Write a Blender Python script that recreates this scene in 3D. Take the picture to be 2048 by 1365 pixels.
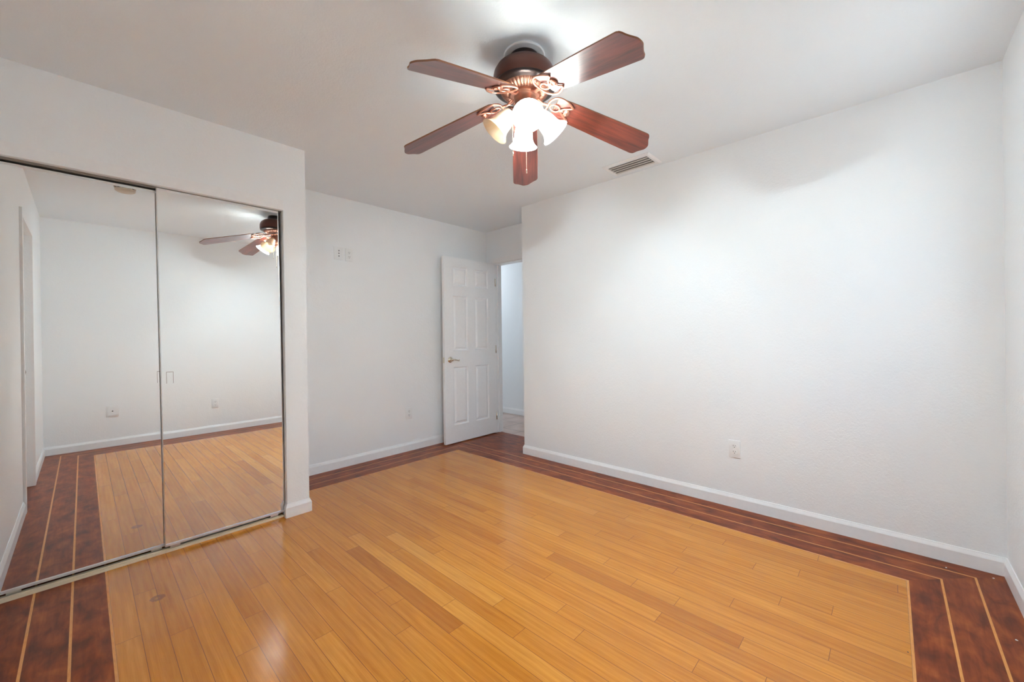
import bpy, bmesh, math, random
from mathutils import Vector, Matrix
rnd = random.Random(7)
sc = bpy.context.scene
for o in list(bpy.data.objects): bpy.data.objects.remove(o)
COL = sc.collection
PI = math.pi

# ------------------------------------------------------------------ camera
IMG_W, IMG_H = 2048, 1365
F_PX, YAW, PITCH, ROLL, CAM_H, CX, CY = 803.974, 0.74768, -0.00176, -0.012816, 1.1711, 1032.9, 672.85
cd = bpy.data.cameras.new('camera'); cam = bpy.data.objects.new('camera', cd); COL.objects.link(cam)
cd.sensor_fit = 'HORIZONTAL'; cd.sensor_width = 36.0; cd.lens = F_PX / IMG_W * 36.0
cd.shift_x = (IMG_W / 2 - CX) / IMG_W; cd.shift_y = (CY - IMG_H / 2) / IMG_W
cd.clip_start = 0.02
_F = Vector((math.cos(YAW) * math.cos(PITCH), math.sin(YAW) * math.cos(PITCH), math.sin(PITCH)))
_R = Vector((math.sin(YAW), -math.cos(YAW), 0)); _U = _R.cross(_F)
_R2 = math.cos(ROLL) * _R + math.sin(ROLL) * _U; _U2 = -math.sin(ROLL) * _R + math.cos(ROLL) * _U
cam.matrix_world = Matrix(((_R2.x, _U2.x, -_F.x, 0), (_R2.y, _U2.y, -_F.y, 0), (_R2.z, _U2.z, -_F.z, CAM_H), (0, 0, 0, 1)))
sc.camera = cam

# ------------------------------------------------------------------ world, exposure, light levels
sc.view_settings.view_transform = 'Standard'; sc.view_settings.look = 'None'
sc.view_settings.gamma = 1.0; sc.view_settings.use_curve_mapping = False
sc.view_settings.exposure = 0.24
sc.cycles.max_bounces = 18; sc.cycles.diffuse_bounces = 16; sc.cycles.glossy_bounces = 6
sc.cycles.sample_clamp_indirect = 40.0
BULB_W = 84.0            # each lit bulb of the fan
SHADE_GLOW = 12.5        # lit glass shades
SKY = 0.78               # daylight outside the added window
GROUND_FILL = 4.5           # added glow below the horizon, brightens the ceiling
HALL_W = 21.0            # added hall ceiling light, unseen
w = bpy.data.worlds.new('sky'); sc.world = w; w.use_nodes = True
nt = w.node_tree; bg = nt.nodes['Background']
sky = nt.nodes.new('ShaderNodeTexSky'); sky.sky_type = 'NISHITA'; sky.sun_disc = False
sky.sun_elevation = math.radians(50); sky.sun_rotation = math.radians(120)
# below the horizon: an added fill glow that throws light up through the added window
bg.inputs[1].default_value = SKY; nt.links.new(sky.outputs[0], bg.inputs[0])
gr = nt.nodes.new('ShaderNodeBackground'); gr.inputs[0].default_value = (0.87, 1.0, 1.05, 1); gr.inputs[1].default_value = GROUND_FILL
tcw = nt.nodes.new('ShaderNodeTexCoord'); sx = nt.nodes.new('ShaderNodeSeparateXYZ'); nt.links.new(tcw.outputs['Generated'], sx.inputs[0])
lt = nt.nodes.new('ShaderNodeMath'); lt.operation = 'LESS_THAN'; lt.inputs[1].default_value = 0.0; nt.links.new(sx.outputs[2], lt.inputs[0])
ms = nt.nodes.new('ShaderNodeMixShader'); nt.links.new(lt.outputs[0], ms.inputs[0]); nt.links.new(bg.outputs[0], ms.inputs[1]); nt.links.new(gr.outputs[0], ms.inputs[2])
nt.links.new(ms.outputs[0], nt.nodes['World Output'].inputs[0])

# ------------------------------------------------------------------ room dimensions (metres)
H = 2.44
XL, XR = -0.286, 2.963          # left wall, big right wall
YN, YB = -0.402, 3.630          # near wall (behind camera), back wall
YC = 2.892                      # closet front
XC = 1.033                      # closet corner
XD, XD2 = 3.383, 3.498          # door wall, its hall side
YE = 2.657                      # end of the big wall
XH = 4.357                      # far hall wall
BB_H, BB_T = 0.0864, 0.012
OPX, OPZ = 0.897, 2.010         # closet opening right edge, head

# ------------------------------------------------------------------ helpers
def link(o, parent=None):
    COL.objects.link(o)
    if parent: o.parent = parent
    return o
def obj(name, bm, m, parent=None, smooth=False, auto=None):
    bm.normal_update()
    me = bpy.data.meshes.new(name); bm.to_mesh(me); bm.free()
    for x in (m if isinstance(m, (list, tuple)) else [m]): me.materials.append(x)
    if smooth or auto:
        for p in me.polygons: p.use_smooth = True
        if auto: me.set_sharp_from_angle(angle=math.radians(auto))
    return link(bpy.data.objects.new(name, me), parent)
def thing(name, label, cat, loc=(0, 0, 0), rotz=0.0, group=None):
    o = bpy.data.objects.new(name, None); o.empty_display_size = 0.05
    o.location = loc; o.rotation_euler = (0, 0, rotz); link(o)
    o['label'] = label; o['category'] = cat
    if group: o['group'] = group
    return o
def tag(o, label, cat, group=None):
    o['label'] = label; o['category'] = cat
    if group: o['group'] = group
    return o
def struct(o, label=None, cat=None):
    o['kind'] = 'structure'
    if label: o['label'] = label
    if cat: o['category'] = cat
    return o
def box(bm, x0, x1, y0, y1, z0, z1, bev=0.0, seg=2):
    r = bmesh.ops.create_cube(bm, size=1.0)
    vs = r['verts']
    for v in vs:
        v.co = Vector(((x0 + x1) / 2 + v.co.x * (x1 - x0), (y0 + y1) / 2 + v.co.y * (y1 - y0), (z0 + z1) / 2 + v.co.z * (z1 - z0)))
    if bev > 0:
        es = {e for v in vs for e in v.link_edges}
        bmesh.ops.bevel(bm, geom=list(es), offset=bev, segments=seg, profile=0.5, affect='EDGES')
    return bm
def boxes(*bs):
    bm = bmesh.new()
    for b in bs: box(bm, *b)
    return bm
def lathe(bm, prof, n=48, M=None):
    """prof: (r, z) list, revolved about z"""
    rings = []
    for r, z in prof:
        if r < 1e-6: rings.append([bm.verts.new((0, 0, z))])
        else: rings.append([bm.verts.new((r * math.cos(2 * PI * i / n), r * math.sin(2 * PI * i / n), z)) for i in range(n)])
    new = [v for r in rings for v in r]
    for a, b in zip(rings, rings[1:]):
        for i in range(n):
            j = (i + 1) % n
            if len(a) == 1 and len(b) == 1: break
            if len(a) == 1: bm.faces.new((a[0], b[i], b[j]))
            elif len(b) == 1: bm.faces.new((a[i], b[0], a[j]))
            else: bm.faces.new((a[i], b[i], b[j], a[j]))
    if M is not None:
        for v in new: v.co = M @ v.co
    return bm
def tube(bm, pts, r, n=8, closed=False, flat=1.0, up=Vector((0, 0, 1)), caps=True):
    """sweep an ellipse (r, r*flat along up) along pts"""
    pts = [Vector(p) for p in pts]; N = len(pts); rings = []
    for i, p in enumerate(pts):
        a = pts[(i - 1) % N] if (closed or i > 0) else p
        b = pts[(i + 1) % N] if (closed or i < N - 1) else p
        t = (b - a).normalized(); s = t.cross(up)
        if s.length < 1e-4: s = t.cross(Vector((1, 0, 0)))
        s.normalize(); u = s.cross(t)
        rr = r[i] if isinstance(r, (list, tuple)) else r
        rings.append([bm.verts.new(p + s * rr * math.cos(2 * PI * k / n) + u * rr * flat * math.sin(2 * PI * k / n)) for k in range(n)])
    rng = range(N) if closed else range(N - 1)
    for i in rng:
        a, b = rings[i], rings[(i + 1) % N]
        for k in range(n):
            l = (k + 1) % n
            bm.faces.new((a[k], a[l], b[l], b[k]))
    if not closed and caps:
        bm.faces.new(rings[0][::-1]); bm.faces.new(rings[-1])
    return bm
def spline(pts, n=8, closed=False):
    """Catmull-Rom through 2-D/3-D points"""
    P = [Vector(p) for p in pts]; N = len(P); out = []
    segs = N if closed else N - 1
    for i in range(segs):
        p0 = P[(i - 1) % N] if closed or i > 0 else P[0]
        p1, p2 = P[i], P[(i + 1) % N]
        p3 = P[(i + 2) % N] if closed or i + 2 < N else P[-1]
        for k in range(n):
            t = k / n
            out.append(0.5 * ((2 * p1) + (p2 - p0) * t + (2 * p0 - 5 * p1 + 4 * p2 - p3) * t * t + (3 * p1 - p0 - 3 * p2 + p3) * t ** 3))
    if not closed: out.append(P[-1])
    return out
def prism(bm, outline, z0, z1):
    a = [bm.verts.new((x, y, z0)) for x, y in outline]; b = [bm.verts.new((x, y, z1)) for x, y in outline]
    n = len(outline)
    bm.faces.new(a[::-1]); bm.faces.new(b)
    for i in range(n): bm.faces.new((a[i], a[(i + 1) % n], b[(i + 1) % n], b[i]))
    return bm

# ------------------------------------------------------------------ materials
def mat(name):
    m = bpy.data.materials.new(name); m.use_nodes = True
    return m, m.node_tree, m.node_tree.nodes['Principled BSDF']
def N(nt, t, **k):
    n = nt.nodes.new(t)
    for a, b in k.items(): setattr(n, a, b)
    return n
def mth(nt, op, a, b=None):
    n = N(nt, 'ShaderNodeMath', operation=op)
    for i, v in enumerate((a, b)):
        if v is None: continue
        if isinstance(v, (int, float)): n.inputs[i].default_value = v
        else: nt.links.new(v, n.inputs[i])
    return n.outputs[0]
def mix(nt, fac, a, b, bt='MIX'):
    n = N(nt, 'ShaderNodeMix', data_type='RGBA', blend_type=bt)
    for i, v in ((0, fac), (6, a), (7, b)):
        if isinstance(v, (int, float)): n.inputs[i].default_value = v
        elif isinstance(v, tuple): n.inputs[i].default_value = (*v, 1)
        else: nt.links.new(v, n.inputs[i])
    return n.outputs[2]
def ramp(nt, fac, stops):
    n = N(nt, 'ShaderNodeValToRGB'); e = n.color_ramp.elements
    while len(e) < len(stops): e.new(0.5)
    for x, (p, c) in zip(e, stops): x.position = p; x.color = (*c, 1)
    nt.links.new(fac, n.inputs[0]); return n.outputs[0]
def noise(nt, vec, scale, detail=3, rough=0.5, dist=0.0):
    n = N(nt, 'ShaderNodeTexNoise'); n.inputs['Scale'].default_value = scale
    n.inputs['Detail'].default_value = detail; n.inputs['Roughness'].default_value = rough; n.inputs['Distortion'].default_value = dist
    if vec is not None: nt.links.new(vec, n.inputs['Vector'])
    return n.outputs['Fac']
def scaled(nt, vec, s):
    n = N(nt, 'ShaderNodeVectorMath', operation='MULTIPLY'); nt.links.new(vec, n.inputs[0]); n.inputs[1].default_value = s
    return n.outputs[0]
def bump(nt, b, h, strength, dist):
    n = N(nt, 'ShaderNodeBump'); n.inputs['Strength'].default_value = strength; n.inputs['Distance'].default_value = dist
    nt.links.new(h, n.inputs['Height']); nt.links.new(n.outputs[0], b.inputs['Normal'])
def plain(name, c, rough=0.5, metal=0.0, spec=None, coat=0.0):
    m, nt, b = mat(name); b.inputs['Base Color'].default_value = (*c, 1)
    b.inputs['Roughness'].default_value = rough; b.inputs['Metallic'].default_value = metal
    if spec is not None: b.inputs['Specular IOR Level'].default_value = spec
    if coat: b.inputs['Coat Weight'].default_value = coat; b.inputs['Coat Roughness'].default_value = 0.15
    tc = N(nt, 'ShaderNodeTexCoord'); f = noise(nt, tc.outputs['Object'], 40, 2)
    nt.links.new(mix(nt, f, tuple(x * 0.96 for x in c), tuple(min(1, x * 1.03) for x in c)), b.inputs['Base Color'])
    return m
def plaster(name, c, rough, scale, strength):
    m, nt, b = mat(name); g = N(nt, 'ShaderNodeNewGeometry'); p = g.outputs['Position']
    n1 = noise(nt, p, 1.3, 3)
    nt.links.new(mix(nt, n1, tuple(x * 0.985 for x in c), c), b.inputs['Base Color'])
    b.inputs['Roughness'].default_value = rough; b.inputs['Specular IOR Level'].default_value = 0.35
    h = mth(nt, 'ADD', noise(nt, p, scale, 4, 0.55, 0.6), mth(nt, 'MULTIPLY', noise(nt, p, scale * 0.28, 2), 0.7))
    bump(nt, b, h, strength, 0.004)
    return m
M_WALL = plaster('painted_wall', (0.895, 0.917, 0.93), 0.42, 85, 0.32)
M_CEIL = plaster('painted_ceiling', (0.875, 0.928, 0.965), 0.6, 120, 0.3)
M_TRIM = plain('white_gloss_trim', (0.90, 0.905, 0.91), 0.3)
M_DOOR = plain('white_door_paint', (0.925, 0.93, 0.935), 0.32)
M_PLATE = plain('white_plastic', (0.86, 0.875, 0.88), 0.3)
M_SLOT = plain('dark_slot', (0.03, 0.028, 0.026), 0.6)
M_BRASS = plain('brushed_brass', (0.80, 0.71, 0.57), 0.2, 1.0)
M_STEEL = plain('satin_aluminium', (0.72, 0.70, 0.68), 0.28, 1.0)
M_TRACK = plain('cream_aluminium', (0.82, 0.72, 0.53), 0.38)
M_RAIL = plain('pale_anodised_rail', (0.74, 0.72, 0.71), 0.35, 0.35)
M_HEAD = plain('grey_metal_track', (0.42, 0.39, 0.35), 0.45, 0.5)
M_CLOSET = plain('closet_shade_backing', (0.10, 0.085, 0.07), 0.8)  # near-black colour paints closet shade behind the door gaps; also on backing boards
M_CREAM = plain('aged_cream_plastic', (0.66, 0.57, 0.46), 0.4)
M_BRONZE = plain('rubbed_bronze', (0.115, 0.046, 0.034), 0.38, 0.7)
M_DARKB = plain('dark_bronze', (0.045, 0.032, 0.030), 0.3, 0.8)
M_COPPER = plain('brushed_copper', (0.50, 0.22, 0.15), 0.34, 0.8)
M_FLUTE = plain('aged_copper', (0.30, 0.135, 0.09), 0.38, 0.75)
M_NICKEL = plain('polished_bronze', (0.36, 0.28, 0.25), 0.2, 1.0)
M_VENTIN = plain('vent_slats', (0.62, 0.57, 0.51), 0.5)

def mirror_mat():
    m, nt, b = mat('mirror_silver'); b.inputs['Base Color'].default_value = (0.93, 0.935, 0.925, 1)
    b.inputs['Metallic'].default_value = 1.0; b.inputs['Roughness'].default_value = 0.004
    return m
M_MIRROR = mirror_mat()

def wood_light():
    m, nt, b = mat('golden_oak_planks')
    g = N(nt, 'ShaderNodeUVMap', uv_map='grain').outputs[0]
    e = N(nt, 'ShaderNodeUVMap', uv_map='edge').outputs[0]; s = N(nt, 'ShaderNodeUVMap', uv_map='size').outputs[0]
    r = N(nt, 'ShaderNodeAttribute', attribute_name='tone').outputs['Fac']
    base = ramp(nt, r, [(0.0, (0.52, 0.185, 0.020)), (0.22, (0.60, 0.228, 0.023)), (0.55, (0.68, 0.275, 0.029)), (0.85, (0.74, 0.322, 0.042)), (1.0, (0.78, 0.365, 0.064))])
    fine = noise(nt, scaled(nt, g, (7, 260, 1)), 1.0, 4, 0.6)
    broad = noise(nt, scaled(nt, g, (2.2, 26, 1)), 1.0, 3, 0.55, 0.8)
    wv = N(nt, 'ShaderNodeTexWave', wave_type='BANDS', bands_direction='Y'); wv.inputs['Scale'].default_value = 1.0
    wv.inputs['Distortion'].default_value = 9.0; wv.inputs['Detail'].default_value = 2.0; wv.inputs['Detail Scale'].default_value = 0.55
    nt.links.new(scaled(nt, g, (1.3, 13, 1)), wv.inputs['Vector'])
    c = mix(nt, ramp(nt, fine, [(0.35, (0, 0, 0)), (0.75, (1, 1, 1))]), base, (0.86, 0.78, 0.68), 'MULTIPLY')
    c = mix(nt, mth(nt, 'MULTIPLY', ramp(nt, broad, [(0.35, (0, 0, 0)), (0.7, (1, 1, 1))]), 0.75), c, (0.80, 0.70, 0.58), 'MULTIPLY')
    c = mix(nt, mth(nt, 'MULTIPLY', wv.outputs['Fac'], 0.33), c, (0.80, 0.68, 0.54), 'MULTIPLY')
    se, ss = N(nt, 'ShaderNodeSeparateXYZ'), N(nt, 'ShaderNodeSeparateXYZ')
    nt.links.new(e, se.inputs[0]); nt.links.new(s, ss.inputs[0])
    du = mth(nt, 'MINIMUM', se.outputs[0], mth(nt, 'SUBTRACT', ss.outputs[0], se.outputs[0]))
    dv = mth(nt, 'MINIMUM', se.outputs[1], mth(nt, 'SUBTRACT', ss.outputs[1], se.outputs[1]))
    seam = mth(nt, 'LESS_THAN', mth(nt, 'MINIMUM', du, dv), 0.00085)
    # two burnt ring stains
    p = N(nt, 'ShaderNodeNewGeometry').outputs['Position']
    d = N(nt, 'ShaderNodeVectorMath', operation='DISTANCE'); nt.links.new(p, d.inputs[0]); d.inputs[1].default_value = (0.218, 2.444, 0)
    wob = mth(nt, 'ADD', d.outputs['Value'], mth(nt, 'MULTIPLY', noise(nt, p, 60, 3), 0.016))
    st = ramp(nt, mth(nt, 'MULTIPLY', wob, 10.0), [(0.0, (0.5, 0.5, 0.5)), (0.13, (0.45, 0.45, 0.45)), (0.2, (0.85, 0.85, 0.85)), (0.34, (0.7, 0.7, 0.7)), (0.37, (0, 0, 0))])
    c = mix(nt, mth(nt, 'MULTIPLY', st, 0.9), c, (0.20, 0.058, 0.010))
    c = mix(nt, seam, c, (0.20, 0.075, 0.018))
    nt.links.new(c, b.inputs['Base Color'])
    b.inputs['Specular IOR Level'].default_value = 0.5
    nt.links.new(mth(nt, 'ADD', mth(nt, 'MULTIPLY', noise(nt, p, 9, 3), 0.09), 0.125), b.inputs['Roughness'])
    h = mth(nt, 'ADD', mth(nt, 'MULTIPLY', fine, 0.10), mth(nt, 'MULTIPLY', noise(nt, p, 210, 2), 0.34))
    h = mth(nt, 'SUBTRACT', h, mth(nt, 'MULTIPLY', seam, 0.5))
    bump(nt, b, h, 0.22, 0.0012)
    return m
def wood_dark():
    m, nt, b = mat('mahogany_border')
    g = N(nt, 'ShaderNodeUVMap', uv_map='grain').outputs[0]
    blot = noise(nt, scaled(nt, g, (7.0, 14, 1)), 1.0, 3, 0.55, 0.5)
    gr = noise(nt, scaled(nt, g, (7, 62, 1)), 1.0, 3, 0.55, 0.6)
    c = ramp(nt, blot, [(0.28, (0.115, 0.023, 0.008)), (0.43, (0.215, 0.043, 0.011)), (0.56, (0.300, 0.065, 0.0145)), (0.72, (0.42, 0.108, 0.022))])
    c = mix(nt, ramp(nt, gr, [(0.30, (0, 0, 0)), (0.66, (1, 1, 1))]), mix(nt, 1.0, c, (0.70, 0.60, 0.58), 'MULTIPLY'), c)
    nt.links.new(c, b.inputs['Base Color'])
    p = N(nt, 'ShaderNodeNewGeometry').outputs['Position']
    nt.links.new(mth(nt, 'ADD', mth(nt, 'MULTIPLY', noise(nt, p, 8, 3), 0.06), 0.285), b.inputs['Roughness']); b.inputs['Specular IOR Level'].default_value = 0.22
    bump(nt, b, mth(nt, 'ADD', mth(nt, 'MULTIPLY', gr, 0.3), mth(nt, 'MULTIPLY', noise(nt, p, 90, 1), 0.15)), 0.06, 0.001)
    return m
def wood_strip():
    m, nt, b = mat('inlay_strip')
    g = N(nt, 'ShaderNodeUVMap', uv_map='grain').outputs[0]
    nt.links.new(ramp(nt, noise(nt, scaled(nt, g, (30, 200, 1)), 1.0, 3), [(0.3, (0.64, 0.255, 0.055)), (0.7, (0.76, 0.345, 0.085))]), b.inputs['Base Color'])
    b.inputs['Roughness'].default_value = 0.3
    return m
M_OAK, M_MAH, M_INLAY = wood_light(), wood_dark(), wood_strip()
def blade_wood():
    m, nt, b = mat('rosewood_blade')
    o = N(nt, 'ShaderNodeTexCoord').outputs['Object']
    gr = noise(nt, scaled(nt, o, (5, 80, 4)), 1.0, 5, 0.6, 0.5)
    wide = noise(nt, scaled(nt, o, (3, 34, 2)), 1.0, 3, 0.5, 1.0)
    c = ramp(nt, mth(nt, 'ADD', mth(nt, 'MULTIPLY', gr, 0.55), mth(nt, 'MULTIPLY', wide, 0.45)), [(0.34, (0.035, 0.007, 0.005)), (0.44, (0.10, 0.017, 0.010)), (0.55, (0.175, 0.030, 0.017)), (0.68, (0.24, 0.050, 0.026))])
    nt.links.new(c, b.inputs['Base Color'])
    b.inputs['Roughness'].default_value = 0.42; b.inputs['Specular IOR Level'].default_value = 0.7; b.inputs['Coat Weight'].default_value = 1.0; b.inputs['Coat IOR'].default_value = 1.7; b.inputs['Coat Roughness'].default_value = 0.32
    bump(nt, b, gr, 0.08, 0.001)
    return m
M_BLADE = blade_wood()
M_BLEDGE = plain('blade_edge', (0.24, 0.10, 0.045), 0.4)
def tile_mat():
    m, nt, b = mat('hall_floor_tile')
    p = N(nt, 'ShaderNodeNewGeometry').outputs['Position']
    br = N(nt, 'ShaderNodeTexBrick'); br.offset = 0.0; br.inputs['Scale'].default_value = 1.0
    br.inputs['Brick Width'].default_value = 0.33; br.inputs['Row Height'].default_value = 0.33; br.inputs['Mortar Size'].default_value = 0.005
    br.inputs['Mortar Smooth'].default_value = 0.2
    nt.links.new(p, br.inputs['Vector'])
    t = ramp(nt, noise(nt, p, 5, 4), [(0.3, (0.50, 0.36, 0.31)), (0.7, (0.62, 0.49, 0.43))])
    nt.links.new(mix(nt, br.outputs['Fac'], t, (0.25, 0.19, 0.16)), b.inputs['Base Color'])
    b.inputs['Roughness'].default_value = 0.3
    return m
M_TILE = tile_mat()
def shade_mat(name, glow):
    m = bpy.data.materials.new(name); m.use_nodes = True; nt = m.node_tree; nt.nodes.remove(nt.nodes['Principled BSDF'])
    out = nt.nodes['Material Output']
    tc = N(nt, 'ShaderNodeTexCoord').outputs['Object']; v = noise(nt, tc, 14, 3, 0.5, 1.0)
    c = ramp(nt, v, [(0.35, (0.86, 0.74, 0.58)), (0.65, (0.93, 0.88, 0.80))])
    d = N(nt, 'ShaderNodeBsdfDiffuse'); t = N(nt, 'ShaderNodeBsdfTranslucent'); g = N(nt, 'ShaderNodeBsdfGlossy'); g.inputs['Roughness'].default_value = 0.2
    nt.links.new(c, d.inputs[0]); nt.links.new(c, t.inputs[0])
    a = N(nt, 'ShaderNodeMixShader'); a.inputs[0].default_value = 0.45; nt.links.new(d.outputs[0], a.inputs[1]); nt.links.new(t.outputs[0], a.inputs[2])
    k = N(nt, 'ShaderNodeMixShader'); k.inputs[0].default_value = 0.05; nt.links.new(a.outputs[0], k.inputs[1]); nt.links.new(g.outputs[0], k.inputs[2])
    last = k.outputs[0]
    if glow > 0:
        e = N(nt, 'ShaderNodeEmission'); e.inputs[0].default_value = (0.76, 0.96, 1.10, 1); e.inputs[1].default_value = glow
        s = N(nt, 'ShaderNodeAddShader'); nt.links.new(last, s.inputs[0]); nt.links.new(e.outputs[0], s.inputs[1]); last = s.outputs[0]
    nt.links.new(last, out.inputs[0])
    return m
M_SHADE_ON, M_SHADE_OFF = shade_mat('frosted_glass_lit', SHADE_GLOW), shade_mat('frosted_glass', 0.0)
def emit(name, c, s):
    m = bpy.data.materials.new(name); m.use_nodes = True; nt = m.node_tree; nt.nodes.remove(nt.nodes['Principled BSDF'])
    e = N(nt, 'ShaderNodeEmission'); e.inputs[0].default_value = (*c, 1); e.inputs[1].default_value = s
    nt.links.new(e.outputs[0], nt.nodes['Material Output'].inputs[0]); return m
M_BULB = emit('lit_bulb', (1, 0.93, 0.82), 30.0)
M_BULB_OFF = plain('frosted_bulb', (0.86, 0.84, 0.80), 0.3)
def pane_mat():
    m = bpy.data.materials.new('added_window_glass'); m.use_nodes = True; nt = m.node_tree; nt.nodes.remove(nt.nodes['Principled BSDF'])
    t = N(nt, 'ShaderNodeBsdfTransparent'); g = N(nt, 'ShaderNodeBsdfGlossy'); g.inputs['Roughness'].default_value = 0.02
    x = N(nt, 'ShaderNodeMixShader'); x.inputs[0].default_value = 0.06
    nt.links.new(t.outputs[0], x.inputs[1]); nt.links.new(g.outputs[0], x.inputs[2]); nt.links.new(x.outputs[0], nt.nodes['Material Output'].inputs[0])
    return m
M_PANE = pane_mat()

# ------------------------------------------------------------------ floor: oak planks, mahogany rings, inlay strips
PW, PL = 0.0747, 0.91
OFF = {'L': (0, .121, .241, .358), 'R': (0, .113, .232, .3528), 'N': (0, .113, .232, .3525), 'B': (0, .120, .243, .3668)}
PHASE = [2.189, 2.549, 2.094, 2.334, 1.771, 1.986, 2.201, 1.643, 2.131, 1.901, 2.340, 1.732, 2.191, 1.428, 1.987, 1.266, 1.806, 1.948,
         1.419, 2.134, 1.619, 2.239, 1.800, 1.988, 1.420, 1.694, 2.178, 2.004, .821, 1.415, 1.240, .685, .891, .278]
EXTRA = {11: [1.602], 22: [0.689]}
TONE = {(12, 1.73): 0.04, (21, 0.88): 0.10, (2, 2.55): 0.30, (1, 2.9): 0.28, (15, 1.7): 0.95, (13, 0.9): 0.9, (9, 2.4): 0.8}
def build_floor():
    bm = bmesh.new()
    ug, ue, us = (bm.loops.layers.uv.new(n) for n in ('grain', 'edge', 'size'))
    tone = bm.faces.layers.float.new('tone')
    def face(pts, mi, along, t=0.5, L=100.0, Wd=100.0, org=None, thr=True):
        f = bm.faces.new([bm.verts.new((x, y, 0)) for x, y in pts]); f.material_index = mi; f[tone] = t
        ox, oy = rnd.uniform(0, 40), rnd.uniform(0, 40)
        for l in f.loops:
            x, y = l.vert.co.x, l.vert.co.y
            u, v = (y, x) if along == 'y' else (x, y)
            l[ug].uv = (u + ox, v + oy)
            l[ue].uv = (u - org[0], v - org[1]) if org else (50, 50)
            l[us].uv = (L, Wd)
    x0, x1, y0, y1 = XL + OFF['L'][3], XR - OFF['R'][3], YN + OFF['N'][3], YB - OFF['B'][3]
    for k in range(34):
        a = x0 + k * PW; b = min(a + PW, x1)
        ph = PHASE[k]; js = set(EXTRA.get(k, []))
        n = math.floor((y0 - ph) / PL); y = ph + n * PL
        while y < y1 + PL: js.add(y); y += PL
        js = sorted(j for j in js if y0 + 0.02 < j < y1 - 0.02)
        ys = [y0] + js + [y1]
        for c, d in zip(ys, ys[1:]):
            t = min(1, max(0, rnd.gauss(0.54, 0.13)))
            for (kk, yy), tv in TONE.items():
                if kk == k and c < yy < d: t = tv
            face([(a, c), (b, c), (b, d), (a, d)], 0, 'y', t, d - c, b - a, (c, a))
    # rings
    def rect(i, d=0.0): return (XL + OFF['L'][i] + d, XR - OFF['R'][i] - d, YN + OFF['N'][i] + d, YB - OFF['B'][i] - d)
    def ring(o, i, mi):
        ox0, ox1, oy0, oy1 = o; ix0, ix1, iy0, iy1 = i
        face([(ox0, oy0), (ox1, oy0), (ix1, iy0), (ix0, iy0)], mi, 'x'); face([(ix0, iy1), (ix1, iy1), (ox1, oy1), (ox0, oy1)], mi, 'x')
        face([(ox0, oy0), (ix0, iy0), (ix0, iy1), (ox0, oy1)], mi, 'y'); face([(ix1, iy0), (ox1, oy0), (ox1, oy1), (ix1, iy1)], mi, 'y')
    hw = 0.0042
    ring(rect(0), rect(1, -hw), 1); ring(rect(1, -hw), rect(1, hw), 2)
    ring(rect(1, hw), rect(2, -hw), 1); ring(rect(2, -hw), rect(2, hw), 2)
    ring(rect(2, hw), rect(3, -2 * hw), 1); ring(rect(3, -2 * hw), rect(3, 0), 2)
    # entry strip in front of and under the door
    x = XR
    for wd in (0.121, 0.121, 0.121, 0.13):
        face([(x, YE - 0.05), (x + wd, YE - 0.05), (x + wd, YB + 0.05), (x, YB + 0.05)], 1, 'y'); x += wd
    # slab below, so the floor has thickness
    for f in bm.faces: f.normal_update()
    for f in bm.faces:
        if f.normal.z < 0: f.normal_flip()
    g = boxes((XL - .1, XD2 - .05, YN - .1, YB + .1, -0.06, -0.002))
    me = bpy.data.meshes.new('tmp'); g.to_mesh(me); g.free(); n0 = len(bm.faces); bm.from_mesh(me); bpy.data.meshes.remove(me)
    bm.faces.ensure_lookup_table()
    for f in bm.faces[n0:]: f.material_index = 1
    return struct(obj('floor', bm, [M_OAK, M_MAH, M_INLAY]), 'golden oak plank floor framed by dark mahogany bands with thin inlay strips', 'floor')
build_floor()
struct(obj('floor_hall', boxes((XD2 - .05, XH + .1, 1.9, 5.6, -0.06, -0.003)), M_TILE), 'pinkish ceramic tile floor in the hall beyond the doorway', 'floor')

# ------------------------------------------------------------------ ceiling and walls
struct(obj('ceiling', boxes((XL - .1, XH + .1, YN - .15, 5.6, H, H + .06)), M_CEIL), 'flat white lightly textured ceiling', 'ceiling')
T = 0.10
# near wall (behind the camera) with the added, unseen window at its far right
WX0, WX1, WZ0, WZ1 = 1.93, 2.47, 0.90, 2.05
struct(obj('wall_near', boxes((XL - T, WX0, YN - T, YN, 0, H), (WX1, XR + T, YN - T, YN, 0, H), (WX0, WX1, YN - T, YN, 0, WZ0), (WX0, WX1, YN - T, YN, WZ1, H)), M_WALL), 'white wall at right edge, also reflected in the mirror doors', 'wall')
# left wall with a door seen only in the mirror
LD0, LD1, LDZ = 0.82, 1.56, 2.03
struct(obj('wall_left', boxes((XL - T, XL, YN, LD0, 0, H), (XL - T, XL, LD1, YB + T, 0, H), (XL - T, XL, LD0, LD1, LDZ, H)), M_WALL), 'white left wall seen in the mirror doors', 'wall')
struct(obj('wall_right', boxes((XR, XR + T, YN, YE, 0, H), (XR + T, XD, YE - T, YE, 0, H)), M_WALL), 'long white textured wall on the right', 'wall')
struct(obj('wall_back', boxes((XL, XD2, YB, YB + T, 0, H)), M_WALL), 'white back wall beside the mirror closet and behind the door', 'wall')
DY0, DY1, DZ = 2.735, 3.502, 2.045
struct(obj('wall_door', boxes((XD, XD2, YE - T, DY0, 0, H), (XD, XD2, DY1, YB, 0, H), (XD, XD2, DY0, DY1, DZ, H)), M_WALL), 'narrow white wall above and around the doorway', 'wall')
struct(obj('wall_closet', boxes((OPX, XC, YC, YB, 0, H), (XL, OPX, YC, YC + T, OPZ, H)), M_WALL), 'white closet wall framing the mirror doors', 'wall')
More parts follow.
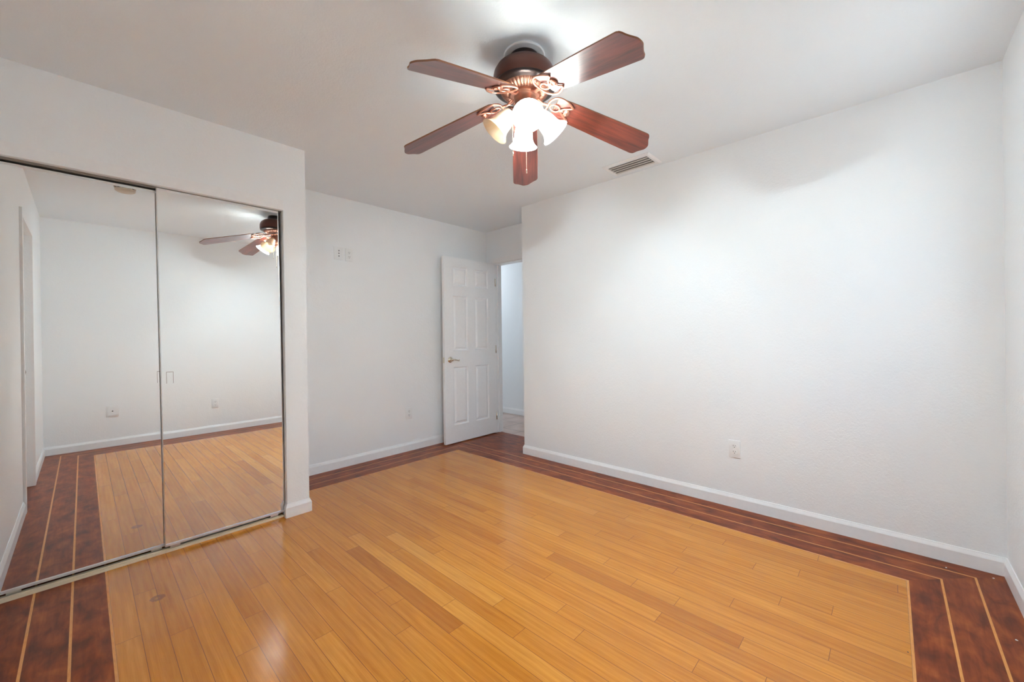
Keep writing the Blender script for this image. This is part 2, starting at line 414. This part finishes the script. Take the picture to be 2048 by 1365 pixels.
struct(obj('wall_closet_inside', boxes((XL + .001, OPX - .001, YB - .02, YB - .001, 0, OPZ + .2), (XL + .001, XL + .012, YC + T, YB - .02, 0, OPZ + .2), (OPX - .012, OPX - .001, YC + .11, YB - .02, 0, OPZ + .2)), M_CLOSET))
struct(obj('wall_hall', boxes((XH, XH + T, 1.9, 5.6, 0, H), (XD2, XH, 1.9, 2.0, 0, H), (XD2, XH, 5.5, 5.6, 0, H), (XD2 - .05, XD2, 1.9, YE - T, 0, H), (XD2 - .05, XD2, YB + T, 5.6, 0, H)), M_WALL), 'pale hall wall seen through the doorway', 'wall')

# ------------------------------------------------------------------ baseboards
def base_run(bm, p, q, nrm, e0=0.0, e1=0.0):
    """profile along p->q, nrm = direction into the room; e0/e1 lengthen the ends (mitre)"""
    p, q, n = Vector((*p, 0)), Vector((*q, 0)), Vector((*nrm, 0)); d = (q - p).normalized()
    prof = [(0, 0), (BB_T, 0), (BB_T, 0.064), (BB_T * .82, 0.070), (BB_T * .42, 0.0815), (BB_T * .3, BB_H), (0, BB_H)]
    A = [bm.verts.new(p + n * a + Vector((0, 0, z)) - d * e0 * (a / BB_T)) for a, z in prof]
    B = [bm.verts.new(q + n * a + Vector((0, 0, z)) + d * e1 * (a / BB_T)) for a, z in prof]
    m = len(prof)
    for i in range(m): bm.faces.new((A[i], A[(i + 1) % m], B[(i + 1) % m], B[i]))
    bm.faces.new(A[::-1]); bm.faces.new(B)
    bmesh.ops.recalc_face_normals(bm, faces=bm.faces)
t = BB_T
bm = bmesh.new(); base_run(bm, (XR, YN), (XR, YE), (-1, 0), -t, t); base_run(bm, (XR, YE), (XD, YE), (0, 1), t, 0)
struct(obj('baseboard_right', bm, M_TRIM), 'white baseboard along the long right wall', 'baseboard')
bm = bmesh.new(); base_run(bm, (XC, YB), (XD, YB), (0, -1), -t, 0)
struct(obj('baseboard_back', bm, M_TRIM), 'white baseboard along the back wall', 'baseboard')
bm = bmesh.new(); base_run(bm, (XL, YN), (XR, YN), (0, 1), -t, -t)
struct(obj('baseboard_near', bm, M_TRIM), 'white baseboard below the near wall, seen in the mirror', 'baseboard')
bm = bmesh.new(); base_run(bm, (XL, YN), (XL, LD0 - .06), (1, 0), -t, 0); base_run(bm, (XL, LD1 + .06), (XL, YC), (1, 0), 0, 0)
struct(obj('baseboard_left', bm, M_TRIM), 'white baseboard along the left wall, seen in the mirror', 'baseboard')
bm = bmesh.new(); base_run(bm, (OPX, YC), (XC, YC), (0, -1), t, t); base_run(bm, (XC, YC), (XC, YB - t), (1, 0), t, 0); base_run(bm, (OPX, YC), (OPX, YC + .025), (-1, 0), t, 0)
struct(obj('baseboard_closet', bm, M_TRIM), 'white baseboard wrapping the closet corner', 'baseboard')
bm = bmesh.new(); base_run(bm, (XH, 2.0), (XH, 5.5), (-1, 0))
struct(obj('baseboard_hall', bm, M_TRIM), 'white baseboard in the hall beyond the doorway', 'baseboard')

# ------------------------------------------------------------------ closet head trim
struct(obj('trim_1', box(bmesh.new(), XL, OPX, YC - .0025, YC + .03, OPZ - .002, OPZ + .061, .0012), M_TRIM), 'flat white head trim above the mirror doors', 'trim')

# ------------------------------------------------------------------ doorway casing, open six-panel door
bm = boxes((XD - .014, XD, DY0 - .055, DY0 + .004, 0, DZ + .055), (XD - .014, XD, DY1 - .004, DY1 + .055, 0, DZ + .055), (XD - .014, XD, DY0 + .004, DY1 - .004, DZ - .004, DZ + .055),
           (XD, XD2, DY0, DY0 + .015, 0, DZ), (XD, XD2, DY1 - .015, DY1, 0, DZ), (XD, XD2, DY0 + .015, DY1 - .015, DZ - .015, DZ),
           (XD + .045, XD + .08, DY0 + .015, DY0 + .027, 0, DZ - .015), (XD + .045, XD + .08, DY1 - .027, DY1 - .015, 0, DZ - .015))
struct(obj('trim_2', bm, M_TRIM), 'white casing and jamb around the open doorway', 'trim')

def panel_door(w, h, th, panels, mi_depth=0.014):
    """leaf in x 0..w, y 0..th (front faces -y), z 0..h"""
    bm = bmesh.new()
    us = sorted({0, w} | {a for p in panels for a in p[:2]}); zs = sorted({0, h} | {a for p in panels for a in p[2:]})
    for side in (0, 1):
        yf = 0.0 if side == 0 else th; sg = 1 if side == 0 else -1
        def quad(pts):
            f = bm.faces.new([bm.verts.new(p) for p in pts])
        for i in range(len(us) - 1):
            for j in range(len(zs) - 1):
                a, b, c, d = us[i], us[i + 1], zs[j], zs[j + 1]
                if any(abs(p[0] - a) < 1e-6 and abs(p[1] - b) < 1e-6 and abs(p[2] - c) < 1e-6 and abs(p[3] - d) < 1e-6 for p in panels): 
                    prev = None
                    for ins, dep in ((0, 0), (.004, .003), (.010, mi_depth), (.020, mi_depth), (.040, .003)):
                        cur = [(a + ins, yf + sg * dep, c + ins), (b - ins, yf + sg * dep, c + ins), (b - ins, yf + sg * dep, d - ins), (a + ins, yf + sg * dep, d - ins)]
                        if prev:
                            for k in range(4): quad([prev[k], prev[(k + 1) % 4], cur[(k + 1) % 4], cur[k]])
                        prev = cur
                    quad(prev)
                else: quad([(a, yf, c), (b, yf, c), (b, yf, d), (a, yf, d)])
    for q in ([(0, 0, 0), (0, th, 0), (0, th, h), (0, 0, h)], [(w, 0, 0), (w, th, 0), (w, th, h), (w, 0, h)], [(0, 0, 0), (w, 0, 0), (w, th, 0), (0, th, 0)], [(0, 0, h), (w, 0, h), (w, th, h), (0, th, h)]):
        bm.faces.new([bm.verts.new(p) for p in q])
    bmesh.ops.remove_doubles(bm, verts=bm.verts, dist=1e-5)
    bmesh.ops.recalc_face_normals(bm, faces=bm.faces)
    return bm
SIX = [(.115, .325, .19, .825), (.43, .64, .19, .825), (.115, .325, 1.0, 1.605), (.43, .64, 1.0, 1.605), (.115, .325, 1.715, 1.925), (.43, .64, 1.715, 1.925)]
door = struct(obj('door_1', panel_door(.75, 2.022, .035, SIX), M_DOOR), 'open white six-panel door with brass lever handle', 'door')
door.location = (2.621, 3.475, 0.010)
def lever(parent, side):
    """side -1: on the face at y=0; +1: on the face at y=.035"""
    y0 = 0 if side < 0 else .035
    M = Matrix.Translation((.07, y0, .907)) @ Matrix.Rotation(-side * -PI / 2 if False else (PI / 2 if side < 0 else -PI / 2), 4, 'X')
    bm = bmesh.new()
    lathe(bm, [(0, 0), (.031, 0), (.032, .003), (.028, .008), (.018, .011), (.011, .013), (.010, .035), (.013, .038), (.013, .046), (0, .048)], 28, M)
    d = Vector((0, side, 0)); p0 = Vector((.07, y0, .907)) + d * .042
    tube(bm, spline([p0, p0 + Vector((.02, side * .006, .002)), p0 + Vector((.05, side * .004, -.003)), p0 + Vector((.085, side * .001, -.010)), p0 + Vector((.098, -side * .006, -.004))], 5), [.0095] * 10 + [.0075] * 7 + [.006] * 4, 10)
    return obj('door_handle', bm, M_BRASS, parent, smooth=True)
h = lever(door, -1); h['label'] = 'brass lever door handle'
h = lever(door, 1); h['label'] = 'brass lever door handle on the far face'
obj('latch_plate', box(bmesh.new(), -.0012, .004, .006, .029, .875, .935, .001), M_BRASS, door)
hg = bmesh.new()
for z in (.2, 1.0, 1.8): lathe(hg, [(0, z - .045), (.006, z - .045), (.006, z + .045), (0, z + .045)], 12, Matrix.Translation((.758, -.004, 0)))
obj('hinge', hg, M_BRASS, door, smooth=True)

# closed door in the left wall, seen in the mirror
TWO = [(.11, .315, .19, .825), (.425, .63, .19, .825), (.11, .315, 1.0, 1.605), (.425, .63, 1.0, 1.605), (.11, .315, 1.715, 1.915), (.425, .63, 1.715, 1.915)]
d2 = struct(obj('door_2', panel_door(.73, 2.012, .035, TWO), M_DOOR), 'closed white door in the left wall, visible in the mirror', 'door')
d2.rotation_euler = (0, 0, PI / 2); d2.location = (XL - .03, LD0 + .005, .008)
bm = bmesh.new(); Mh = Matrix.Translation((.66, 0, .95)) @ Matrix.Rotation(PI / 2, 4, 'X')
lathe(bm, [(0, 0), (.030, 0), (.030, .004), (.014, .010), (.012, .03), (.024, .040), (.027, .052), (.022, .064), (0, .068)], 24, Mh)
k = obj('door_knob', bm, M_NICKEL, d2, smooth=True); k['label'] = 'round metal door knob'
d2.location.x = XL - .055
bm = boxes((XL, XL + .014, LD0 - .057, LD0, 0, LDZ + .057), (XL, XL + .014, LD1, LD1 + .057, 0, LDZ + .057), (XL, XL + .014, LD0, LD1, LDZ, LDZ + .057))
struct(obj('trim_3', bm, M_TRIM), 'white casing around the left wall door, visible in the mirror', 'trim')
struct(obj('wall_left_outer', boxes((XL - .2, XL - T, LD0 - .1, LD1 + .1, 0, LDZ + .1)), M_WALL))

# ------------------------------------------------------------------ added window (near wall): out of view, brings in fill daylight
wf = bmesh.new()
for b in ((WX0, WX0 + .04, WZ0, WZ1), (WX1 - .04, WX1, WZ0, WZ1), (WX0 + .04, WX1 - .04, WZ0, WZ0 + .04), (WX0 + .04, WX1 - .04, WZ1 - .04, WZ1), (WX0 + .04, WX1 - .04, 1.46, 1.50)):
    box(wf, b[0], b[1], YN - .075, YN - .04, b[2], b[3], .003)
win = struct(obj('added_window', wf, M_TRIM), 'added white framed window in the near wall, unseen, for fill daylight', 'window')
obj('pane', boxes((WX0 + .04, WX1 - .04, YN - .060, YN - .056, WZ0 + .04, 1.46), (WX0 + .04, WX1 - .04, YN - .060, YN - .056, 1.50, WZ1 - .04)), M_PANE, win)
obj('added_window_sill', box(bmesh.new(), WX0 - .03, WX1 + .03, YN - .04, YN + .02, WZ0 - .022, WZ0, .003), M_TRIM, win)
pd = bpy.data.lights.new('added_window_portal', 'AREA'); pd.shape = 'RECTANGLE'; pd.size = WX1 - WX0; pd.size_y = WZ1 - WZ0; pd.cycles.is_portal = True
po = bpy.data.objects.new('added_window_portal', pd); link(po); po.location = ((WX0 + WX1) / 2, YN - .09, (WZ0 + WZ1) / 2); po.rotation_euler = (PI / 2, 0, 0)

# ------------------------------------------------------------------ sliding mirror doors and their tracks
def mirror_door(x0, x1, y, z0, z1, label, pull_x, pull_z):
    th = .012; w_, h_ = x1 - x0, z1 - z0
    root = thing('sliding_mirror_door', label, 'mirror door', (x0, y, z0), 0, 'sliding mirror doors of the closet')
    def rack(bm):                         # the hung doors sit a little out of square
        for v in bm.verts: v.co.x -= .0085 * (v.co.z + z0 - 1.0)
        return bm
    rail = .013
    obj('mirror_panel', rack(boxes((.004, w_ - .004, .0, .004, rail, h_ - rail))), M_MIRROR, root)
    obj('backing_board', rack(boxes((.004, w_ - .004, .0042, .0085, rail, h_ - rail))), M_CLOSET, root)
    for a, b in ((0, .0038), (w_ - .0038, w_)): obj('stile', rack(box(bmesh.new(), a, b, -.0012, th, 0, h_, .0006, 1)), M_STEEL, root)
    bm = box(bmesh.new(), .0038, w_ - .0038, -.005, th, 0, rail, .001)
    r = obj('bottom_rail', rack(bm), M_RAIL, root)
    obj('top_rail', rack(box(bmesh.new(), .0038, w_ - .0038, -.003, th, h_ - rail, h_, .001)), M_PLATE, root)
    # recessed finger pull: a thin bent rim standing on the glass
    px, pz = pull_x - x0, pull_z - z0; bw, bh, e = .030, .064, .0016
    bm = boxes((px, px + e, -.0016, 0, pz, pz + bh), (px + bw - e, px + bw, -.0016, 0, pz, pz + bh), (px + e, px + bw - e, -.0022, 0, pz + bh - e * 1.4, pz + bh))
    f = obj('finger_pull', rack(bm), M_NICKEL, root); f['label'] = 'small rectangular metal finger pull'
    bm = bmesh.new()
    for a in (.03, w_ - .075): box(bm, a, a + .045, .001, .009, -.014, .0, .001)
    obj('glide', bm, M_STEEL, root)
    return root
mirror_door(-.281, .316, 2.960, .026, 1.995, 'left mirror door, set back, reflecting the left wall and dark floor bands', .276, .935)
mirror_door(.287, .886, 2.932, .030, 2.005, 'right mirror door, overlapping in front, reflecting the ceiling fan', .311, .930)
tr = tag(obj('floor_track', boxes((XL, OPX - t, 2.922, 2.990, 0, .004), (XL, OPX - t, 2.922, 2.9275, .004, .014), (XL, OPX - t, 2.9465, 2.9545, .004, .013), (XL, OPX - t, 2.9845, 2.990, .004, .006)), M_TRACK), 'cream metal floor track under the mirror doors', 'door track')
tr = tag(obj('head_track', boxes((XL, OPX, 2.920, 2.990, OPZ - .004, OPZ - .0021), (XL, OPX, 2.9475, 2.9505, OPZ - .006, OPZ - .004)), M_HEAD), 'metal head track above the mirror doors', 'door track')

# ------------------------------------------------------------------ electrical plates
def plate_root(name, label, cat, loc, axis, group=None):
    """local frame: plate in x-z, facing -y"""
    rot = {'-y': 0, '-x': -PI / 2, '+y': PI}[axis]
    return thing(name, label, cat, loc, rot, group)
def cover(w_, h_, root):
    bm = box(bmesh.new(), -w_ / 2, w_ / 2, -.006, 0, -h_ / 2, h_ / 2, .0022, 3)
    return obj('cover_plate', bm, M_PLATE, root, auto=40)
def duplex(loc, axis, label, w_=.071, h_=.116):
    r = plate_root('electrical_outlet', label, 'outlet', loc, axis, 'wall outlets')
    cover(w_, h_, r)
    for s in (1, -1):
        bm = bmesh.new(); out = []
        for i in range(28):
            a = 2 * PI * i / 28; x, z = .0172 * math.cos(a), .0172 * math.sin(a); out.append((x, max(-.0142, min(.0142, z))))
        prism(bm, out, 0, .0022)
        for v in bm.verts: v.co = Vector((v.co.x, -.006 - v.co.z, v.co.y + s * .0195))
        bmesh.ops.recalc_face_normals(bm, faces=bm.faces)
        rc = obj('receptacle', bm, M_PLATE, r)
        bm = bmesh.new(); z = s * .0195
        box(bm, -.0075, -.0052, -.0087, -.0075, z - .001, z + .008); box(bm, .0052, .0075, -.0087, -.0075, z, z + .0075)
        lathe(bm, [(0, 0), (.0026, 0), (.0026, .0012), (0, .0012)], 12, Matrix.Translation((0, -.0075, z - .0075)) @ Matrix.Rotation(PI / 2, 4, 'X'))
        obj('slots', bm, M_SLOT, rc)
    bm = bmesh.new(); lathe(bm, [(0, 0), (.003, 0), (.0026, .0012), (0, .0015)], 12, Matrix.Translation((0, -.006, 0)) @ Matrix.Rotation(PI / 2, 4, 'X'))
    obj('screw', bm, M_PLATE, r)
    return r
duplex((XR, .7655, .392), '-x', 'white outlet low on the long right wall')
duplex((2.271, YB, .386), '-y', 'white outlet low on the back wall beside the open door')
duplex((1.667, YB, 1.928), '-y', 'white outlet high on the back wall, right of the pair')
duplex((1.13, YN, .362), '+y', 'white outlet low on the near wall, seen in the right mirror door')
r = plate_root('jack_plate', 'white plate with three round jacks high on the back wall', 'wall plate', (1.573, YB, 1.931), '-y')
cover(.085, .116, r)
for z in (.024, 0, -.024):
    bm = bmesh.new(); lathe(bm, [(.0052, 0), (.0052, .003), (.0075, .003), (.0075, 0)], 16, Matrix.Translation((0, -.006, z)) @ Matrix.Rotation(PI / 2, 4, 'X'))
    rr = obj('jack', bm, M_PLATE, r)
    bm = bmesh.new(); lathe(bm, [(0, 0), (.0052, 0), (.0052, .0012), (0, .0012)], 16, Matrix.Translation((0, -.006, z)) @ Matrix.Rotation(PI / 2, 4, 'X'))
    obj('jack_hole', bm, M_SLOT, rr)
r = plate_root('cable_plate', 'square white cable plate with one dark jack, seen in the left mirror door', 'wall plate', (.215, YN, .39), '+y')
cover(.098, .128, r)
obj('inner_plate', box(bmesh.new(), -.036, .036, -.0095, -.006, -.046, .046, .0012), M_PLATE, r)
bm = bmesh.new(); lathe(bm, [(0, 0), (.006, 0), (.0055, .006), (0, .006)], 16, Matrix.Translation((0, -.0095, 0)) @ Matrix.Rotation(PI / 2, 4, 'X'))
obj('jack', bm, M_SLOT, r)

# ------------------------------------------------------------------ ceiling vent
v = thing('ceiling_vent', 'white ceiling air vent with slanted grey louvers near the right wall', 'vent', (2.806, 1.407, H))
VX, VY, OX, OY = .112, .186, .072, .155
bm = bmesh.new()
def ringplate(bm, ax, ay, bx, by, z0, z1):
    A = [(-ax, -ay), (ax, -ay), (ax, ay), (-ax, ay)]; B = [(-bx, -by), (bx, -by), (bx, by), (-bx, by)]
    vo = [bm.verts.new((x, y, z0)) for x, y in A]; vi = [bm.verts.new((x, y, z1)) for x, y in B]
    for i in range(4): bm.faces.new((vo[i], vo[(i + 1) % 4], vi[(i + 1) % 4], vi[i]))
ringplate(bm, VX, VY, VX, VY, 0, -.003); ringplate(bm, VX, VY, VX - .012, VY - .012, -.003, -.010)
ringplate(bm, VX - .012, VY - .012, OX, OY, -.010, -.008); ringplate(bm, OX, OY, OX, OY, -.008, 0)
bmesh.ops.remove_doubles(bm, verts=bm.verts, dist=1e-6); bmesh.ops.recalc_face_normals(bm, faces=bm.faces)
obj('frame', bm, M_TRIM, v)
obj('duct_shade', boxes((-OX, OX, -OY, OY, -.0006, -.0001)), M_SLOT, v)  # flat dark sheet, painted as the shade behind the louvers
for i in range(4):
    x = -OX + .018 + i * (2 * OX - .036) / 3
    bm = box(bmesh.new(), -.0120, .0120, -OY + .002, OY - .002, -.0009, .0009)
    bmesh.ops.rotate(bm, verts=bm.verts, cent=(0, 0, 0), matrix=Matrix.Rotation(math.radians(-4), 3, 'Y'))
    bmesh.ops.translate(bm, verts=bm.verts, vec=(x, 0, -.0100))
    obj('louver', bm, M_VENTIN, v)

# ------------------------------------------------------------------ smoke detector (seen in the mirror)
s = thing('smoke_detector', 'round cream smoke detector on the ceiling, seen in the left mirror door', 'smoke detector', (.25, 1.30, H))
bm = bmesh.new(); lathe(bm, [(0, 0), (.066, 0), (.068, -.006), (.066, -.014), (.063, -.015)], 48); obj('base', bm, M_CREAM, s, auto=35)
bm = bmesh.new(); lathe(bm, [(.060, -.015), (.060, -.022), (.064, -.022), (.062, -.036), (.052, -.043), (0, -.046)], 48); obj('cover', bm, M_CREAM, s, auto=35)
bm = bmesh.new()
for i in range(12):
    a = 2 * PI * i / 12; b_ = a + .38
    q = [Vector((.0612 * math.cos(c), .0612 * math.sin(c), z)) for z in (-.0155, -.0215) for c in (a, (a + b_) / 2, b_)]
    vs = [bm.verts.new(p) for p in q]
    bm.faces.new((vs[0], vs[1], vs[4], vs[3])); bm.faces.new((vs[1], vs[2], vs[5], vs[4]))
obj('sound_slots', bm, M_SLOT, s)

# ------------------------------------------------------------------ ceiling fan
FX, FY = 1.373, 1.203
fan = thing('ceiling_fan', 'ceiling fan with five dark cherry blades and four glass lamp shades', 'ceiling fan', (FX, FY, H))
def fl(prof): return [(r, z - H) for r, z in prof]
bm = bmesh.new(); lathe(bm, fl([(0, 2.44), (.092, 2.44), (.094, 2.437), (.090, 2.433), (.070, 2.431), (0, 2.431)]), 64); obj('ceiling_ring', bm, M_TRIM, fan, auto=35)
bm = bmesh.new(); lathe(bm, fl([(0, 2.431), (.066, 2.431), (.072, 2.42), (.073, 2.405), (.070, 2.395), (0, 2.395)]), 64); obj('canopy', bm, M_DARKB, fan, auto=35)
bm = bmesh.new(); lathe(bm, fl([(0, 2.398), (.070, 2.398), (.085, 2.393), (.110, 2.384), (.128, 2.370), (.138, 2.352), (.1415, 2.335), (.1415, 2.302), (.139, 2.296), (.130, 2.292)]), 72); obj('motor_housing', bm, M_BRONZE, fan, auto=50)
bm = bmesh.new(); lathe(bm, fl([(.139, 2.296), (.140, 2.291), (.137, 2.286), (.126, 2.283), (.112, 2.281), (.108, 2.279)]), 72); obj('housing_rim', bm, M_DARKB, fan, auto=60)
bm = bmesh.new(); nfl = 38; ra = []
for i in range(nfl * 6):
    a = 2 * PI * i / (nfl * 6); b_ = abs(math.sin(nfl * a / 2)) ** 0.6; ra.append((a, b_))
rows = [(.112, 2.283, 0), (.108, 2.277, 1), (.090, 2.268, 1), (.076, 2.262, 1), (.070, 2.262, 0), (.066, 2.266, 0)]
rings = [[bm.verts.new((r * math.cos(a), r * math.sin(a), z - H - (.006 * b_ if k_ else 0))) for a, b_ in ra] for r, z, k_ in rows]
for A, B in zip(rings, rings[1:]):
    for i in range(len(A)): j = (i + 1) % len(A); bm.faces.new((A[i], B[i], B[j], A[j]))
obj('fluted_ring', bm, M_FLUTE, fan, smooth=True)
bm = bmesh.new(); lathe(bm, fl([(.0, 2.268), (.066, 2.268), (.066, 2.252), (.050, 2.248), (.046, 2.24), (.046, 2.20), (.050, 2.195), (.050, 2.165), (.044, 2.15), (.030, 2.138), (.012, 2.130), (.010, 2.122), (0, 2.12)]), 48)
obj('switch_housing', bm, M_FLUTE, fan, auto=40)

# blades: on droopy irons, leading edge low
BR0, BR1 = 0.150, 0.657
def blade_outline():
    half = [(BR0, .050), (BR0 + .012, .0575), (BR0 + .1, .0625), (BR0 + .3, .0700), (BR1 - .052, .0735)]
    tip = spline([(BR1 - .052, .0735), (BR1 - .040, .0715), (BR1 - .031, .0620), (BR1 - .024, .0470), (BR1 - .014, .0320), (BR1 - .003, .0160), (BR1, .0)], 5)
    up = [Vector(p) for p in half[:-1]] + tip
    up = [(p[0], p[1]) for p in up]
    return up + [(x, -y) for x, y in up[::-1][1:]]
def blade_mesh():
    bm = bmesh.new(); o = blade_outline(); prism(bm, [(x, y) for x, y in o], -.003, .003)
    es = [e for e in bm.edges if abs(e.verts[0].co.z - e.verts[1].co.z) < 1e-6]
    bmesh.ops.bevel(bm, geom=es, offset=.0012, segments=1, affect='EDGES')
    bm.normal_update(); bmesh.ops.recalc_face_normals(bm, faces=bm.faces)
    for f in bm.faces:
        if abs(f.normal.z) < .9: f.material_index = 1
    return bm
def iron_mesh():
    """openwork bracket under the blade root: pointed twin petals, an inner loop, a screw boss and the arm"""
    bm = bmesh.new(); zz = -.0085; up = Vector((0, 0, 1))
    arm = [(.060, 0, -.002), (.085, 0, -.012), (.105, 0, -.010), (.122, 0, zz)]
    tube(bm, spline(arm, 5), [.011] * 6 + [.009] * 5 + [.0085] * 5, 10, flat=.55)
    for s in (1, -1):
        pet = [(.118, 0, zz), (.120, s * .030, zz), (.138, s * .056, zz), (.166, s * .064, zz), (.200, s * .056, zz), (.230, s * .038, zz)]
        tube(bm, spline(pet, 6), .0056, 8, flat=.75)
        back = [(.230, s * .038, zz), (.212, s * .0275, zz), (.193, s * .015, zz), (.180, 0, zz)]
        tube(bm, spline(back, 6), .0052, 8, flat=.75)
    loop = [(.153 + .023 * math.cos(a), .0185 * math.sin(a), zz) for a in [2 * PI * i / 24 for i in range(24)]]
    tube(bm, loop, .0048, 8, closed=True, flat=.75)
    boss = [(.212 + .014 * math.cos(a), .020 * math.sin(a)) for a in [2 * PI * i / 20 for i in range(20)]]
    prism(bm, boss, zz - .0025, -.0028)
    stem = [(.180, 0, zz), (.190, 0, zz), (.200, 0, zz)]; tube(bm, stem, .005, 8, flat=.75)
    for y in (-.010, .010):
        lathe(bm, [(0, -.0035), (.0035, -.0025), (.0042, 0)], 10, Matrix.Translation((.212, y, zz - .0022)))
    return bm
bl_me, ir_me = None, None
PITCHED = math.radians(-10.5)
Z_HUB = 2.268
for i, (az, tz) in enumerate(((41.4, 2.093), (-30.6, 2.107), (-102.6, 2.122), (-174.6, 2.080), (113.4, 2.106))):
    if bl_me is None:
        b = obj('blade', blade_mesh(), [M_BLADE, M_BLEDGE], fan); bl_me = b.data
        ir = obj('blade_bracket', iron_mesh(), M_COPPER, b, smooth=True); ir_me = ir.data
        ir['label'] = 'openwork copper blade bracket'
    else:
        b = link(bpy.data.objects.new('blade', bl_me), fan)
        ir = link(bpy.data.objects.new('blade_bracket', ir_me), b); ir['label'] = 'openwork copper blade bracket'
    droop = math.atan2(Z_HUB - tz, .62)
    b.matrix_local = Matrix.Translation((0, 0, Z_HUB - H)) @ Matrix.Rotation(math.radians(az), 4, 'Z') @ Matrix.Rotation(droop, 4, 'Y') @ Matrix.Rotation(PITCHED, 4, 'X')

# light kit: four bell shades on short arms, three bulbs lit
SH_PROF = [(.0245, .000), (.0265, .006), (.0300, .016), (.0370, .034), (.0415, .052), (.0430, .070), (.0450, .086), (.0510, .101), (.0600, .113), (.0675, .119)]
def shade_mesh():
    bm = bmesh.new(); P = SH_PROF; out = [(r, z) for r, z in P] + [(P[-1][0] - .0005, P[-1][1] + .0022)] + [(r - .003, z + (.0008 if z > .1 else 0)) for r, z in P[::-1]]
    lathe(bm, out, 48); bmesh.ops.recalc_face_normals(bm, faces=bm.faces); return bm
sh_me = None
for i, (az, lit) in enumerate(((42.8 + 184, True), (42.8 - 86, True), (42.8 + 3, True), (42.8 + 95, False))):
    tilt = math.radians(139)                                   # axis from +z down to 42 deg below horizontal
    ax = Matrix.Rotation(math.radians(az), 4, 'Z') @ Matrix.Translation((.060, 0, 2.182 - H)) @ Matrix.Rotation(tilt, 4, 'Y')
    name = 'lamp_shade'
    if sh_me is None: o = obj(name, shade_mesh(), M_SHADE_ON, fan, smooth=True); sh_me = o.data
    else: o = link(bpy.data.objects.new(name, sh_me), fan)
    if not lit:
        o.data = sh_me.copy(); o.data.materials[0] = M_SHADE_OFF; o['label'] = 'cream glass lamp shade with the bulb off'
    else: o['label'] = 'glowing frosted glass lamp shade'
    o.matrix_local = ax
    bm = bmesh.new(); lathe(bm, [(0, -.022), (.012, -.022), (.021, -.012), (.0285, -.004), (.0295, .008), (.027, .009), (.0255, 0), (0, -.001)], 28)
    obj('shade_holder', bm, M_NICKEL, o, smooth=True)
    bm = bmesh.new(); lathe(bm, [(0, .002), (.011, .002), (.0125, .022), (.018, .036), (.0225, .050), (.0215, .063), (.014, .072), (0, .075)], 24)
    obj('bulb', bm, M_BULB if lit else M_BULB_OFF, o, smooth=True)
    if lit:
        ld = bpy.data.lights.new('bulb_light', 'POINT'); ld.energy = BULB_W; ld.shadow_soft_size = .034; ld.color = (.79, .97, 1.06)
        lo = link(bpy.data.objects.new('bulb_light', ld), o); lo.location = (0, 0, .056)
    # arm from the switch housing to the holder
    a = Matrix.Rotation(math.radians(az), 4, 'Z')
    bm = bmesh.new(); tube(bm, [a @ Vector(p) for p in spline([(.040, 0, 2.186 - H), (.050, 0, 2.189 - H), (.054, 0, 2.186 - H)], 4)], .008, 10)
    obj('lamp_arm', bm, M_BRONZE, fan, smooth=True)
# pull chains (beads)
for k, (dx, dy, z1) in enumerate(((-.038, .042, 1.985), (.004, -.002, 1.905))):
    bm = bmesh.new(); z0 = 2.165 if k == 0 else 2.123; z = z0
    tube(bm, [(dx, dy, z0 - H), (dx, dy, z1 + .02 - H)], .0007, 6)
    while z > z1 + .018:
        bmesh.ops.create_icosphere(bm, subdivisions=1, radius=.0017, matrix=Matrix.Translation((dx, dy, z - H))); z -= .0042
    lathe(bm, [(0, z1 - H), (.0028, z1 + .001 - H), (.0030, z1 + .014 - H), (.0016, z1 + .020 - H), (0, z1 + .021 - H)], 12, Matrix.Translation((dx, dy, 0)))
    c = obj('pull_chain', bm, M_BRASS, fan, smooth=True)

# ------------------------------------------------------------------ added hall ceiling light, unseen (brightens the hall beyond the doorway)
hl = thing('added_hall_light', 'added round flush light in the hall, unseen, brightening the hall', 'ceiling light', (3.93, 4.95, H))
bm = bmesh.new(); lathe(bm, [(0, 0), (.16, 0), (.165, -.02), (.15, -.03), (0, -.03)], 40); obj('light_base', bm, M_TRIM, hl, auto=35)
bm = bmesh.new(); lathe(bm, [(.148, -.03), (.14, -.06), (.10, -.085), (.05, -.095), (0, -.097)], 40); obj('diffuser', bm, emit('added_hall_diffuser', (.92, .96, 1.0), HALL_W), hl, smooth=True)

# ------------------------------------------------------------------ bits of debris on the floor near the right corner
def chip(x, y, size, m, name, label, cat, group=None):
    bm = bmesh.new(); n = 7; out = []
    for i in range(n):
        a = 2 * PI * i / n; q = size * rnd.uniform(.6, 1.0); out.append((q * math.cos(a), q * .7 * math.sin(a)))
    prism(bm, out, 0, size * .35)
    o = obj(name, bm, m); o.location = (x, y, 0.0002); o.rotation_euler = (0, 0, rnd.uniform(0, 3))
    return tag(o, label, cat, group)
chip(2.897, -.350, .0062, M_PLATE, 'paint_chip', 'white paint chip on the dark floor at the foot of the right corner', 'paint chip', 'white paint chips')
chip(2.375, -.3415, .0048, M_PLATE, 'paint_chip', 'white paint chip on the dark floor near the right edge of the photo', 'paint chip', 'white paint chips')
chip(2.877, -.1964, .0050, M_PLATE, 'paint_chip', 'white paint chip beside the long right baseboard', 'paint chip', 'white paint chips')
chip(2.0284, -.0406, .0036, M_SLOT, 'dark_crumb', 'tiny dark crumb at the edge of the golden planks', 'crumb')
